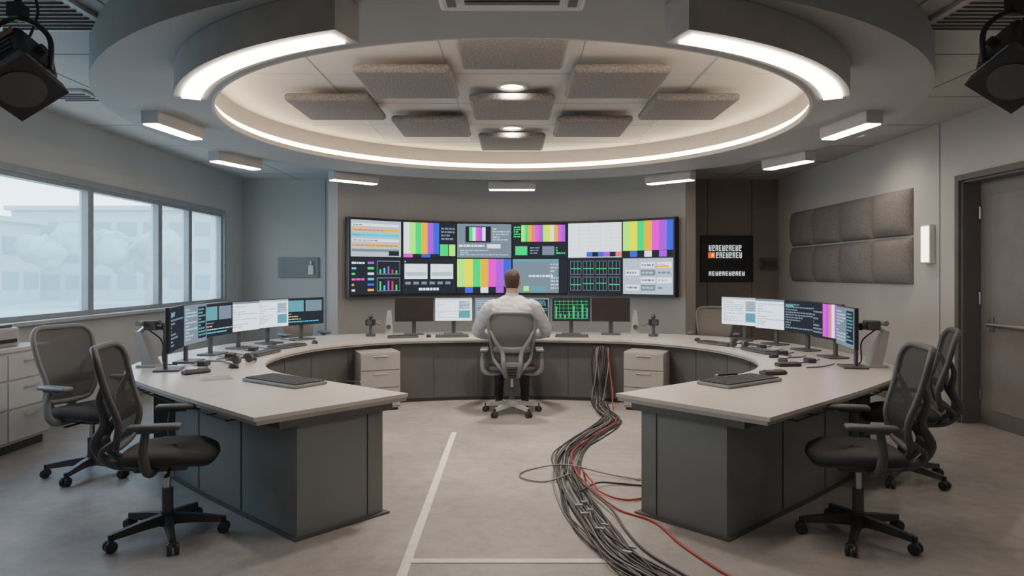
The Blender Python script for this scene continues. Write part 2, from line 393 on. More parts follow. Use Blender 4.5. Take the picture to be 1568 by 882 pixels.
        R(0,0,1,1,'grey'); lines(.05,.1,.55,.93,10,'lgrey'); R(.6,.1,.96,.93,'dark',2); lines(.63,.15,.93,.9,9,'teal')
    elif kind=='dark':
        R(0,0,1,1,'dark'); lines(.05,.1,.95,.93,10,'grey')
        R(.05,.8,.3,.88,'teal',4)
    elif kind=='timeline':
        R(0,0,1,1,'dark'); R(.04,.5,.45,.93,'teal',2); R(.5,.5,.95,.93,'grey',2)
        for i in range(4): lines(.04,.08+i*.1,.96,.15+i*.1,1,('cyan','lgrey','orange','grey')[i])
    elif kind=='halfbars':
        R(0,0,1,1,'dark'); lines(.03,.1,.35,.9,8,'grey'); bars(.38,.05,1,1,('pink','violet','coral','white','violet','blue'))
rg=random.Random(3)
b=B('video_wall'); b.keep=True
Rv=3.17; top=['rows','barsr','midbars','topbars','docbars','bars']; bot=['multi','wins','bars','greytext','scope','lightgrid']
for c in range(6):
    a=math.radians((c-2.5)*16.35); pw=2*Rv*math.tan(math.radians(16.35/2))-.004; ph=.572
    for r_,kind in((1,top[c]),(0,bot[c])):
        zc=1.165+ph*(r_+.5)
        b.M=TR(Rv*math.sin(a),CY+Rv*math.cos(a),zc,-a)
        b.box((0,.035,0),(pw,.07,ph),blk)
        b.M=b.M@Matrix.Translation((0,-.002,0)); content(b,pw-.022,ph-.022,kind,rg)
    for s_ in(-1,1):
        b.M=TR(Rv*math.sin(a),CY+Rv*math.cos(a),1.165+.572+s_*(.572+.012),-a); b.box((0,.03,0),(pw+.02,.1,.026),blk)
for s_ in(-1,1):
    a=math.radians(49.3*s_); b.M=TR(Rv*math.sin(a),CY+Rv*math.cos(a),1.737,-a); b.box((0,.03,0),(.03,.1,1.19),blk)
b.build()
b=B('wall_sign'); b.M=TR(3.62,YB-.04,1.74); b.box((0,.015,0),(.88,.05,.78),blk,bev=.008)
b.M=TR(3.62,YB-.068,1.74)
sw=emi('sign_white',(.7,.75,.78),1.3); sr=emi('sign_orange',(.9,.08,.02),1.9)
for row,(z,n,h) in enumerate([(.18,10,.095),(.06,8,.095),(-.25,11,.07)]):
    x=-.29 if row!=1 else -.17
    for i in range(n):
        q=(i*7+row*3)%4; w_=.010
        b.box((x-.014,0,z),(w_,.004,h),sw)
        if q!=0: b.box((x,0,z+h/2-.007),(.034,.004,.014),sw)
        if q!=2: b.box((x,0,z-h/2+.007),(.034,.004,.014),sw)
        b.box((x,0,z),(.030,.004,.012),sw)
        if q!=1: b.box((x+.014,0,z+(h/4 if q==3 else 0)),(w_,.004,h/2 if q==3 else h),sw)
        x+=.056
b.box((-.265,0,.06),(.11,.004,.095),sr); b.box((-.25,-.003,.06),(.03,.004,.05),sw); b.M=Matrix(); b.build()
b=B('wall_control_panel'); b.box((4.33,YB-.02,1.65),(.3,.04,.2),mat('brown_plate',(.15,.13,.12),.4),bev=.006); b.box((4.33,YB-.043,1.65),(.22,.006,.1),dgrey); b.build()
b=B('wall_intercom_panel'); b.box((-3.6,YB-.02,1.59),(.68,.04,.34),mat('slate_plate',(.18,.21,.22),.4),bev=.006)
b.box((-3.63,YB-.045,1.59),(.5,.01,.24),deskbody); b.box((-3.38,YB-.06,1.55),(.09,.04,.16),white,bev=.01); b.cyl((-3.38,YB-.06,1.64),(-3.38,YB-.06,1.7),.02,white); b.build()
def pillow(b,c,w,h,t,m):
    n=18; vs=[];fs=[]
    for j in range(n+1):
        for i in range(n+1):
            u=math.sin(math.pi/2*(-1+2*i/n)); v=math.sin(math.pi/2*(-1+2*j/n)); k=(max(0,1-abs(u)**3.2))**.5*(max(0,1-abs(v)**3.2))**.5
            vs.append(V(c)+V((-.012-t*k,u*w/2,v*h/2)))
    for j in range(n):
        for i in range(n): a=j*(n+1)+i; fs.append((a,a+1,a+n+2,a+n+1))
    b.add(vs,fs,m,True); b.box(V(c)+V((-.006,0,0)),(.012,w,h),m)
b=B('acoustic_wall_panel')
for i in range(4):
    for j in range(2): pillow(b,(XR,8.16+i*.835,1.635+j*.555),.81,.53,.115,acousw)
b.build()
b=B('wall_sconce'); b.box((XR-.03,7.44,1.81),(.06,.17,.42),white,bev=.008); b.box((XR-.063,7.44,1.81),(.01,.13,.38),emi('sconce_glow',NEU,4.0)); b.build()
b=B('door_1')
for y in(DY0-.0,DY1): b.box((XR-.01,y+(.03 if y==DY1 else -.03),DZ/2),(.05,.06,DZ),framem,bev=.004)
b.box((XR-.01,(DY0+DY1)/2,DZ+.03),(.05,DY1-DY0+.12,.06),framem,bev=.004)
b.box((XR+.1,DY1-.01,DZ/2),(.19,.02,DZ),framem); b.box((XR+.1,DY0+.01,DZ/2),(.19,.02,DZ),framem); b.box((XR+.1,(DY0+DY1)/2,DZ-.01),(.19,DY1-DY0,.02),framem)
b.box((XR+.20,(DY0+DY1)/2,DZ/2),(.05,DY1-DY0-.05,DZ-.01),doorm,bev=.003)
b.box((XR+.172,(DY0+DY1)/2-.05,DZ/2-.0),(.012,.9,2.1),mat('door_paint2',(.25,.235,.23),.45),bev=.004)
for z in(.3,1.25,2.1): b.cyl((XR+.165,DY1-.035,z-.06),(XR+.165,DY1-.035,z+.06),.014,metal)
b.box((XR+.16,6.72,1.0),(.03,.05,.14),metal,bev=.006); b.box((XR+.16,6.05,1.0),(.03,.05,.12),metal,bev=.006)
b.cyl((XR+.12,6.74,1.0),(XR+.12,6.03,1.0),.02,metal); b.cyl((XR+.12,6.72,1.0),(XR+.16,6.72,1.0),.014,metal); b.cyl((XR+.12,6.05,1.0),(XR+.16,6.05,1.0),.014,metal)
b.box((XR+.162,6.16,2.0),(.012,.22,.32),white,bev=.004); b.box((XR+.155,6.16,2.0),(.006,.17,.26),lgrey)
b.build()
# ------------------------------------------------------------------ side cabinet
b=B('storage_cabinet')
cx0,cx1=XL+.02,-4.15; y1=6.20; y0=3.2
b.box(((cx0+cx1)/2,(y0+y1)/2,.46),(cx1-cx0,y1-y0,.76),drawer); b.box(((cx0+cx1)/2-.02,(y0+y1)/2,.04),(cx1-cx0-.04,y1-y0-.04,.08),dgrey)
b.box(((cx0+cx1)/2+.01,(y0+y1)/2,.86),(cx1-cx0+.03,y1-y0+.04,.04),desktop,bev=.008)
yy=y1
while yy>y0+.3:
    w=.52
    for (z0,z1) in((.10,.36),(.37,.60),(.61,.82)):
        b.box((cx1+.008,yy-w/2,(z0+z1)/2),(.018,w-.014,z1-z0-.008),drawer,bev=.004); b.cyl((cx1+.04,yy-w/2-.08,z1-.06),(cx1+.04,yy-w/2+.08,z1-.06),.007,metal,seg=8)
        for s_ in(-.07,.07): b.cyl((cx1+.015,yy-w/2+s_,z1-.06),(cx1+.04,yy-w/2+s_,z1-.06),.005,metal,seg=8)
    yy-=w
b.build()
b=B('label_printer'); b.box((-4.34,5.75,.96),(.26,.36,.16),lgrey,bev=.025,seg=3); b.box((-4.34,5.75,1.05),(.2,.26,.03),dgrey,bev=.01); b.box((-4.205,5.75,.93),(.02,.24,.03),blk); b.build()

# ------------------------------------------------------------------ desk
ZD=.73
inn=[(-.665,4.43),(-1.30,4.93),(-1.86,5.42),(-2.13,6.0),(-2.17,6.65),(-1.97,7.3),(-1.45,7.85),(-.75,8.08),(0,8.14)]
out=[(-1.37,3.68),(-2.45,4.70),(-3.0,5.35),(-3.24,6.1),(-3.2,6.95),(-2.95,7.8),(-2.3,8.55),(-1.25,9.0),(0,9.12)]
def full(h): return h+[(-x,y) for x,y in h[-2::-1]]
SUB=6
PI=catmull([(x,y,0) for x,y in full(inn)],SUB); PO=catmull([(x,y,0) for x,y in full(out)],SUB); NP=len(PI)
def dp(i,t,z):
    p=PI[i].lerp(PO[i],t); return V((p.x,p.y,z))
def strip(b,i0,i1,t0,t1,z0,z1,m):
    b.loft([[dp(i,t0,z0),dp(i,t1,z0),dp(i,t1,z1),dp(i,t0,z1)] for i in range(i0,i1+1)],m,smooth=False)
b=B('control_desk'); b.keep=True
strip(b,0,NP-1,0,1,ZD-.022,ZD,desktop)
strip(b,0,NP-1,.012,.988,ZD-.045,ZD-.022,deskedge)
strip(b,0,NP-1,.12,.86,ZD-.085,ZD-.045,deskdark)
K=9
for (i0,i1) in((0,K),(NP-1-K,NP-1)):
    def q(i,t,z):
        p=dp(i,t,z)
        e0=0 if i0==0 else NP-1
        if i==e0:
            nx=dp(1 if i0==0 else NP-2,t,z); d=(nx-p).normalized(); p=p+d*.03
        return p
    b.loft([[q(i,.17,.012),q(i,.74,.012),q(i,.74,ZD-.085),q(i,.17,ZD-.085)] for i in range(i0,i1+1)],deskbody,smooth=False)
    b.loft([[dp(i,.14,0),dp(i,.77,0),dp(i,.77,.012),dp(i,.14,.012)] for i in range(i0,i1+1)],deskdark,smooth=False)
    e=0 if i0==0 else NP-1; e2=1 if i0==0 else NP-2
    for t in(.28,):
        p=dp(e,t,0)+(dp(e2,t,0)-dp(e,t,0)).normalized()*.028; b.cyl((p.x,p.y,.02),(p.x,p.y,ZD-.09),.003,blk,seg=6)
    for i in (3,6,9) if e==0 else (NP-4,NP-7,NP-10):
        p=dp(i,.742,0); b.cyl((p.x,p.y,.02),(p.x,p.y,ZD-.12),.003,blk,seg=6)
    rr=range(2,K+6) if e==0 else range(NP-K-6,NP-2)
    for t in(.80,.86,.92):
        b.tube([dp(i,t,ZD-.10) for i in rr],.006,blk,6)
    for i in rr: b.tube([dp(i,.78,ZD-.10),dp(i,.93,ZD-.10)],.004,blk,5)
strip(b,K,NP-1-K,.075,.10,.02,ZD-.045,deskdark)
strip(b,K,NP-1-K,.07,.11,0,.04,blk)
for i in range(K,NP-K,4):
    p=dp(i,.072,0); b.cyl((p.x,p.y,.04),(p.x,p.y,ZD-.05),.004,dgrey,seg=6)
for i in (14,22,30,38,NP-1-38,NP-1-30,NP-1-22,NP-1-14):
    a=dp(i,.1,0); c=dp(i,.8,0); d=(c-a); ang=math.atan2(d.y,d.x); m_=(a+c)/2
    b.box((m_.x,m_.y,(ZD-.045)/2),(d.length,.03,ZD-.05),deskdark,R=RZ(ang))
for s_ in(-1,1):
    b.M=TR(s_*1.50,7.67,0,s_*-.42)
    b.box((0,0,.335),(.44,.36,.61),drawerd,bev=.005); b.box((0,.01,.02),(.40,.33,.05),blk)
    for z0,z1 in((.05,.25),(.255,.44),(.445,.63)):
        b.box((0,-.185,(z0+z1)/2),(.43,.016,z1-z0-.008),drawerd,bev=.003); b.box((0,-.196,z1-.035),(.16,.014,.014),metal,bev=.003)
    b.M=Matrix()
b.build()

# ------------------------------------------------------------------ monitors
def monitor(x,y,kind,w=.50,h=.31,zc=1.06,face=None,seed=0,ang=None):
    b=B('computer_monitor'); r=random.Random(seed+int(x*100))
    if ang is None:
        fx,fy=face if face else (0,6.2); d=V((fx-x,fy-y)).normalized(); ang=math.atan2(d.x,-d.y)
    b.M=TR(x,y,zc,ang)
    b.box((0,.018,0),(w,.03,h),blk,bev=.005); b.box((0,.045,-.01),(w*.5,.04,h*.5),dgrey,bev=.012)
    b.M=TR(x,y,zc,ang)@Matrix.Translation((0,.001,0)); content(b,w-.016,h-.016,kind,r)
    b.M=TR(x,y,0,ang)
    b.box((0,.085,(zc+ZD)/2-.01),(.05,.025,zc-ZD+.05),dgrey,bev=.006); b.box((0,.07,zc),(.08,.05,.08),dgrey,bev=.005)
    b.box((0,.06,ZD+.008),(.24,.19,.014),dgrey,bev=.006)
    b.build()
for i,(x,y,k) in enumerate([(-2.66,5.50,'dark'),(-2.74,6.0,'code'),(-2.77,6.54,'timeline'),(-2.72,7.06,'doc2'),(-2.60,7.53,'doc'),(-2.38,7.98,'timeline')]): 
    monitor(x,y,k,seed=i,h=.35 if i<2 else .31,w=.52 if i not in(3,4) else .46)
for i,(x,y,k) in enumerate([(2.62,7.95,'doc'),(2.77,7.42,'doc2'),(2.86,6.87,'dark'),(2.86,6.30,'halfbars'),(2.72,5.66,'code')]):
    monitor(x,y,k,seed=20+i,h=.33,w=.54 if i!=1 else .46)
for i,(x,k) in enumerate([(-1.22,'off'),(-.73,'doc'),(-.24,'code'),(.24,'code'),(.74,'graph'),(1.23,'off')]):
    monitor(x,8.72-abs(x)*.08,k,w=.475,h=.30,zc=1.045,seed=40+i,ang=-x*.12)
# ------------------------------------------------------------------ keyboards etc.
keym=mat('keycaps_dark',(.05,.053,.06),.5)
def keyboard(x,y,ang,w=.44,d=.15,rows=5,cols=15,name='keyboard',z=ZD):
    b=B(name); b.M=TR(x,y,z+.0,ang)
    b.box((0,0,.012),(w,d,.02),mgrey if w>.5 else dgrey,bev=.006)
    for j in range(rows):
        for i in range(cols):
            b.box((-w/2+(i+.5)*(w*.96)/cols+w*.02,-d/2+(j+.5)*(d*.9)/rows+d*.05,.026),(w*.96/cols*.82,d*.9/rows*.8,.01),keym)
    b.M=Matrix(); b.build()
keyboard(-1.60,4.86,-.62,.60,.27,6,18,'control_keyboard'); keyboard(1.60,4.86,.62,.60,.27,6,18,'control_keyboard')
for (x,y) in [(-2.36,6.55),(-2.32,7.15),(2.41,6.75),(2.2,7.45)]:
    d=V((-x,6.2-y)).normalized(); keyboard(x,y,math.atan2(d.x,-d.y))
keyboard(0,8.28,0,.46,.15); keyboard(-.72,8.33,.1,.40,.14); keyboard(.72,8.33,-.1,.40,.14); keyboard(-1.3,8.25,.3,.36,.13)
def mouse(x,y,a):
    b=B('computer_mouse'); b.M=TR(x,y,ZD,a); 
    rings=[]
    for z,s_ in((0,.9),(.008,1),(.02,.92),(.03,.7),(.035,.3)): rings.append([V((.032*s_*math.cos(t),.055*s_*math.sin(t)+.004,z)) for t in [2*math.pi*k/16 for k in range(16)]])
    b.loft(rings,blk); b.box((0,.03,.033),(.006,.014,.008),mgrey,bev=.002); b.build()
for x,y,a in[(-2.30,6.12,1.3),(-2.15,7.55,.6),(.42,8.3,0),(2.38,6.3,-1.2),(2.1,7.85,-.6),(-1.0,8.3,0),(-2.25,5.6,1),(2.35,6.0,.4)]: mouse(x,y,a)
def phone(x,y,a,name='handheld_radio'):
    b=B(name); b.M=TR(x,y,ZD,a); b.box((0,0,.015),(.2,.09,.03),blk,bev=.012); b.box((-.03,0,.032),(.08,.06,.004),dgrey)
    for i in range(3):
        for j in range(3): b.box((.035+i*.022,-.022+j*.022,.033),(.014,.014,.006),mgrey)
    b.build()
phone(2.28,5.72,.1); phone(-2.42,5.30,.9)
phone(1.98,5.25,.3,'intercom_unit')
b=B('notepad'); b.box((-2.14,5.02,ZD+.006),(.2,.14,.012),white,R=RZ(.5)); b.box((-2.14,5.02,ZD+.0125),(.19,.13,.002),lgrey,R=RZ(.5)); b.build()
b=B('pen'); b.cyl((-1.18,4.90,ZD+.006),(-1.06,4.84,ZD+.006),.005,blk,seg=8); b.cyl((-1.06,4.84,ZD+.006),(-1.045,4.833,ZD+.006),.005,metal,r1=.001,seg=8); b.build()
b=B('stylus'); b.cyl((1.62,4.98,ZD+.045),(1.46,4.92,ZD+.045),.008,blk,seg=8); b.cyl((1.46,4.92,ZD+.045),(1.44,4.912,ZD+.045),.008,metal,r1=.002,seg=8); b.build()
def headset(x,y,a):
    b=B('headset'); b.M=TR(x,y,ZD,a)
    b.tube(catmull([(-.08,0,.03),(-.085,.06,.035),(-.05,.13,.03),(0,.15,.03),(.05,.13,.03),(.085,.06,.035),(.08,0,.03)],5),.007,blk,8)
    for s_ in(-1,1): b.cyl((s_*.09,-.01,.04),(s_*.06,-.01,.04),.038,dgrey,seg=18)
    b.tube(catmull([(.08,-.03,.03),(.07,-.09,.015),(.01,-.11,.012)],5),.004,blk,6); b.build()
headset(-2.30,5.90,1.2); headset(2.34,7.12,-1.0)
for s_ in(-1,1):
    b=B('desk_camera_stand'); x,y=s_*2.98,5.72
    b.box((x,y,ZD+.01),(.16,.2,.02),lgrey,bev=.006)
    b.loft([[V((x+s_*o+s_*dx*w,y+dy*w,z)) for dx,dy in((-.05,-.06),(.05,-.06),(.05,.06),(-.05,.06))] for z,o,w in((ZD+.02,0,1),(ZD+.15,.05,.8),(ZD+.29,.10,.5))],lgrey,smooth=False)
    b.tube([(x+s_*.1,y,ZD+.28),(x+s_*.03,y-.02,ZD+.33),(x-s_*.06,y-.02,ZD+.33)],.018,metal)
    b.box((x-s_*.02,y-.02,ZD+.34),(.11,.1,.08),dgrey,bev=.012); b.cyl((x-s_*.07,y-.03,ZD+.34),(x-s_*.13,y-.05,ZD+.33),.03,blk); b.cyl((x+s_*.05,y-.03,ZD+.36),(x+s_*.05,y-.12,ZD+.36),.022,mgrey)
    b.tube(catmull([(x+s_*.02,y,ZD+.3),(x-s_*.08,y+.02,ZD+.2),(x-s_*.1,y,ZD+.03),(x-s_*.2,y+.03,ZD+.01)],6),.006,blk,6)
    b.build()
    b=B('ptz_camera'); x,y=s_*1.72,8.42
    b.cyl((x,y,ZD),(x,y,ZD+.03),.06,dgrey); b.cyl((x,y,ZD+.03),(x,y,ZD+.13),.02,dgrey); 
    b.box((x,y,ZD+.17),(.12,.08,.08),blk,bev=.015); b.cyl((x,y-.04,ZD+.17),(x,y-.09,ZD+.17),.03,dgrey); b.cyl((x-s_*.06,y,ZD+.17),(x-s_*.14,y-.02,ZD+.14),.018,mgrey); b.ell((x,y,ZD+.24),(.03,.03,.03),dgrey); b.cyl((x,y,ZD+.20),(x,y,ZD+.23),.012,dgrey)
    b.build()
    b=B('desk_speaker'); x,y=s_*1.53,8.62
    b.loft([[V((x+dx*w,y+.02*k+dy*w,z)) for dx,dy in((-.045,-.05),(.045,-.05),(.045,.05),(-.045,.05))] for k,(z,w) in enumerate(((ZD,1.1),(ZD+.02,1),(ZD+.2,.8),(ZD+.3,.55)))],lgrey,smooth=False); b.cyl((x,y-.02,ZD+.1),(x,y-.052,ZD+.1),.028,dgrey); b.build()
b=B('desk_cable'); r=random.Random(5)
for s_ in(-1,1):
    for k in range(9):
        y=5.6+k*.28; x=s_*2.62
        pts=[(x-s_*.28*r.random(),y-.1*r.random(),ZD+.008),(x-s_*.12,y+.1*r.random(),ZD+.008),(x,y+.12,ZD+.008),(x+s_*.08,y+.2,ZD+.01)]
        b.tube(catmull(pts,5),.005,blk,6)
b.build()
for s_,ys in((-1,(5.75,6.3,6.85)),(1,(5.95,6.55,7.1))):
    for y in ys:
        b=B('power_adapter'); b.box((s_*2.56,y,ZD+.02),(.07,.12,.04),blk,bev=.01); b.cyl((s_*2.56,y+.06,ZD+.02),(s_*2.56,y+.09,ZD+.02),.008,blk,seg=8); b.box((s_*2.56,y,ZD+.041),(.04,.06,.002),mgrey); b.build()

# ------------------------------------------------------------------ chairs
def interp(tab,z):
    for (z0,a),(z1,c) in zip(tab,tab[1:]):
        if z0<=z<=z1: return a+(c-a)*(z-z0)/(z1-z0)
    return tab[0][1] if z<tab[0][0] else tab[-1][1]
def chair(x,y,phi,frame,meshmat,seatm,armm,basemat=None,top=1.09,arms=True,name='office_chair',ad=0):
    basemat=basemat or frame
    b=B(name); b.M=TR(x,y,0,phi)
    for k in range(5):
        a=k*2*math.pi/5+.3; d=V((math.cos(a),math.sin(a),0)); n=V((-d.y,d.x,0))
        rings=[]
        for r_,z,w,h in((.03,.115,.03,.035),(.15,.105,.024,.028),(.29,.085,.018,.02)):
            c=d*r_+V((0,0,z)); rings.append([c-n*w-V((0,0,h)),c+n*w-V((0,0,h)),c+n*w*.7+V((0,0,h*.6)),c-n*w*.7+V((0,0,h*.6))])
        b.loft(rings,basemat,smooth=False)
        e=d*.30; b.cyl(e+V((0,0,.05)),e+V((0,0,.095)),.012,blk,seg=10)
        for s_ in(-1,1):
            c=e+n*.018*s_*1.0+V((0,0,.032)); b.tube([c-n*.011,c-n*.009,c+n*.009,c+n*.011],[.026,.031,.031,.026],blk,18)
        b.box(e+V((0,0,.055)),(.05,.03,.025),blk,R=RZ(a+math.pi/2),bev=.008)
    b.cyl((0,0,.07),(0,0,.15),.045,basemat,r1=.035); b.cyl((0,0,.15),(0,0,.28),.03,dgrey); b.cyl((0,0,.28),(0,0,.40),.018,metal)
    b.box((0,-.02,.415),(.18,.28,.05),dgrey,bev=.015); b.cyl((.09,.03,.41),(.22,.05,.41),.007,blk,seg=8); b.box((.24,.05,.41),(.05,.025,.012),blk,bev=.004)
    def se(w,d,z,cy,p=3.2,n=36):
        o=[]
        for k in range(n):
            t=2*math.pi*k/n; c,s_=math.cos(t),math.sin(t)
            X=w*math.copysign(abs(c)**(2/p),c); Y=d*math.copysign(abs(s_)**(2/p),s_)
            zz=z-.03*max(0,(Y/d-.45))**1.5*1.8 + .012*(abs(X)/w)**2
            o.append(V((X,cy+Y,zz)))
        return o
    b.loft([se(.21,.20,.435,.02),se(.235,.225,.44,.02),se(.25,.24,.455,.02)],dgrey)
    b.loft([se(.245,.235,.452,.02),se(.255,.25,.47,.02),se(.25,.245,.495,.02),se(.225,.22,.51,.02),se(.15,.15,.512,.02),se(.03,.03,.508,.02)],seatm)
    zt=top
    prof=[(.545,.13),(.60,.185),(.70,.205),(.85,.228),(.97,.24),(1.03,.235),(1.075,.20),(1.09,.13)]
    prof=[(.545+(z-.545)*(zt-.545)/.545,w) for z,w in prof]
    def yb(x_,z):
        u=(z-.545)/(zt-.545); return -.245-.10*u**1.3+.035*math.exp(-((u-.3)/.22)**2)+.75*x_*x_
    outl=[(w,z) for z,w in prof]+[(-w,z) for z,w in prof[::-1]]
    loop=catmull([(w,yb(w,z),z) for w,z in outl],4,closed=True)
    b.tube(loop,.019,frame,10,closed=True)
    n=10; rows=16; vs=[];fs=[]
    for j in range(rows+1):
        z=prof[0][0]+(prof[-1][0]-prof[0][0])*j/rows; w=interp(prof,z)
        for i in range(n+1):
            X=-w+2*w*i/n; vs.append((X,yb(X,z)+.004,z))
    for j in range(rows):
        for i in range(n): a=j*(n+1)+i; fs.append((a,a+1,a+n+2,a+n+1))
    b.add(vs,fs,meshmat,True)
    zl=.545+.30*(zt-.545)
    b.tube([(X,yb(X,zl)-.012,zl-.01*math.cos(X*8)) for X in [-.2+.04*i for i in range(11)]],[.02]+[.034]*9+[.02],frame,10,flat=.35)
    for s_ in(-1,1):
        za=.545+.66*(zt-.545); wa=interp(prof,za)
        st=[(s_*wa*.96,yb(wa,za)-.005,za),(s_*.175,yb(.17,.85)-.035,.545+.48*(zt-.545)),(s_*.10,yb(.1,.7)-.07,.68),(s_*.085,-.345,.56),(s_*.07,-.27,.45),(s_*.06,-.12,.42),(s_*.05,-.03,.415)]
        b.tube(catmull(st,5),[.012,.019,.024,.026,.024,.022,.018],frame,10)
        st=[(s_*interp(prof,.60),yb(.18,.60),.60),(s_*.13,-.30,.53),(s_*.085,-.30,.48)]
        b.tube(catmull(st,4),.016,frame,8)
        if arms:
            b.tube(catmull([(s_*.14,-.02,.43),(s_*.25,-.03,.43),(s_*.305,-.04,.47),(s_*.315,-.05,.56-ad*.5),(s_*.30,-.04,.665-ad)],5),[.02,.024,.026,.024,.02],armm,10)
            b.box((s_*.295,.0,.685-ad),(.085,.26,.03),armm,bev=.014,seg=3,smooth=True); b.box((s_*.298,-.02,.668-ad),(.05,.12,.02),dgrey)
    b.box((0,-.33,.56),(.16,.03,.05),frame,bev=.01)
    b.M=Matrix(); return b.build()
R_=math.radians
chair(-1.96,3.94,R_(-76),dgrey,meshm,fabric,dgrey,blk)
chair(1.96,3.92,R_(76),dgrey,meshm,fabric,dgrey,blk)
chair(-3.13,5.16,R_(-108),mgrey,meshl,fabric,mgrey,dgrey)
chair(2.84,5.04,R_(66),dgrey,meshm,fabric,dgrey,dgrey,ad=.075)
brn=mixmat('chair_mesh_taupe',.97,'ShaderNodeBsdfDiffuse',(.28,.255,.235))
chair(-2.80,9.35,R_(-135),mgrey,brn,fabric,mgrey,top=1.02)
chair(2.72,9.35,R_(160),mgrey,brn,fabric,mgrey,top=1.02)
MY=7.40
chair(0,MY,0,mat('chair_frame_grey',(.17,.175,.18),.45),meshl,fabric,mgrey,lgrey)

# ------------------------------------------------------------------ man
def remesh(bb,vox,it):
    me=bpy.data.meshes.new('tmp'); me.from_pydata([tuple(v) for v in bb.v],[],bb.f)
    bm=bmesh.new(); bm.from_mesh(me); bmesh.ops.remove_doubles(bm,verts=bm.verts,dist=1e-5); bmesh.ops.recalc_face_normals(bm,faces=bm.faces); bm.to_mesh(me); bm.free()
    o=bpy.data.objects.new('tmp',me); bpy.context.collection.objects.link(o)
    m=o.modifiers.new('r','REMESH'); m.mode='VOXEL'; m.voxel_size=vox
    s_=o.modifiers.new('s','SMOOTH'); s_.iterations=it; s_.factor=.6
    dg=bpy.context.evaluated_depsgraph_get(); ev=o.evaluated_get(dg); em=ev.to_mesh()
    vs=[v.co.copy() for v in em.vertices]; ns=[v.normal.copy() for v in em.vertices]; fs=[list(p.vertices) for p in em.polygons]
    ev.to_mesh_clear(); bpy.data.objects.remove(o); bpy.data.meshes.remove(me)
    return vs,ns,fs
def er(c,a,bb_,n=28,p=2.3):
    o=[]
    for k in range(n):
        t=2*math.pi*k/n; cc,s_=math.cos(t),math.sin(t)
        o.append(V(c)+V((a*math.copysign(abs(cc)**(2/p),cc),bb_*math.copysign(abs(s_)**(2/p),s_),0)))
    return o
dm=mat('dummy',(1,1,1))
shirt=mat('shirt_cotton',(.54,.55,.58),.85,var=.06,scale=8,bump=.35,bscale=25)
skin=mat('skin',(.46,.26,.19),.55,var=.06,scale=12)
hair=mat('hair_brown',(.05,.025,.016),.75,var=.35,scale=120,bump=.6,bscale=200)
trous=mat('trousers_dark',(.02,.022,.03),.85)
shoe=mat('shoe_leather',(.015,.013,.012),.35)
man=B('seated_man'); y0=MY
b=B('x')
ts=[(.50,-.05,.17,.11),(.56,-.05,.195,.135),(.66,-.045,.19,.135),(.78,-.04,.185,.12),(.90,-.03,.197,.12),(1.02,-.02,.217,.125),(1.11,-.005,.23,.12),(1.17,.005,.22,.105),(1.215,.012,.170,.085),(1.25,.02,.098,.07),(1.275,.027,.064,.062),(1.34,.04,.058,.06)]
b.loft([er((0,y0+oy,z),a,d) for z,oy,a,d in ts],dm)
for s_ in(-1,1):
    b.tube(catmull([(s_*.165,y0+.0,1.165),(s_*.24,y0+.03,1.11),(s_*.31,y0+.10,1.0),(s_*.37,y0+.20,.875),(s_*.345,y0+.33,.835),(s_*.27,y0+.50,.79),(s_*.24,y0+.585,.78)],5),[.07,.082,.074,.070,.062,.048,.036],dm,16)
    b.tube(catmull([(s_*.09,y0-.03,.585),(s_*.12,y0+.2,.60),(s_*.14,y0+.43,.585),(s_*.145,y0+.50,.54),(s_*.145,y0+.46,.33),(s_*.145,y0+.42,.10)],5),[.105,.095,.075,.066,.058,.045],dm,16)
vs,ns,fs=remesh(b,.0085,6)
for i,v in enumerate(vs):
    if v.z<1.25:
        k=noise.noise(V((v.x*9,v.y*9,v.z*6)))*.010+noise.noise(V((v.x*20+v.z*10,v.y*18,v.z*24)))*.006
        vs[i]=v+ns[i]*(k+.003)
def bmat(c):
    if c.z<.62 or (c.z<.70 and c.y>y0+.16 and abs(c.x)<.25): return trous
    if c.z>1.262: return skin
    return shirt
for f in fs:
    c=sum((vs[i] for i in f),V())/len(f); man_k=man.idx(bmat(c))
    man.f.append(f); man.mi.append(man_k); man.sm.append(True)
man.v+=vs
man.loft([er((0,y0+.022,1.245),.078,.072),er((0,y0+.028,1.285),.067,.066),er((0,y0+.03,1.288),.062,.061),er((0,y0+.03,1.25),.06,.06)],shirt,cap=False)
man.loft([er((0,y0-.048,.625),.197,.142),er((0,y0-.048,.66),.196,.141)],shoe,cap=False)
b=B('x'); hy=y0+.055
hs=[(1.288,.03,.035,.035),(1.305,.025,.052,.062),(1.33,.015,.062,.080),(1.365,.005,.070,.092),(1.40,0,.075,.098),(1.44,-.002,.079,.101),(1.475,-.004,.076,.096),(1.505,-.006,.062,.078),(1.525,-.006,.040,.05),(1.535,-.006,.015,.02)]
b.loft([er((0,hy+o,z),a,d,p=2.1) for z,o,a,d in hs],dm)
b.tube([(0,hy+.092,1.425),(0,hy+.108,1.395),(0,hy+.118,1.378),(0,hy+.095,1.37)],[.008,.011,.014,.01],dm,10)
b.ell((0,hy+.09,1.312),(.022,.018,.014),dm)
b.ell((0,hy+.092,1.445),(.045,.01,.008),dm)
for s_ in(-1,1):
    b.ell((s_*.08,hy-.005,1.395),(.012,.02,.033),dm,R=RZ(s_*-.4)); b.ell((s_*.084,hy+.0,1.375),(.008,.012,.014),dm)
b.tube([(0,y0+.02,1.24),(0,y0+.035,1.33)],[.062,.058],dm,20)
vs,ns,fs=remesh(b,.005,3)
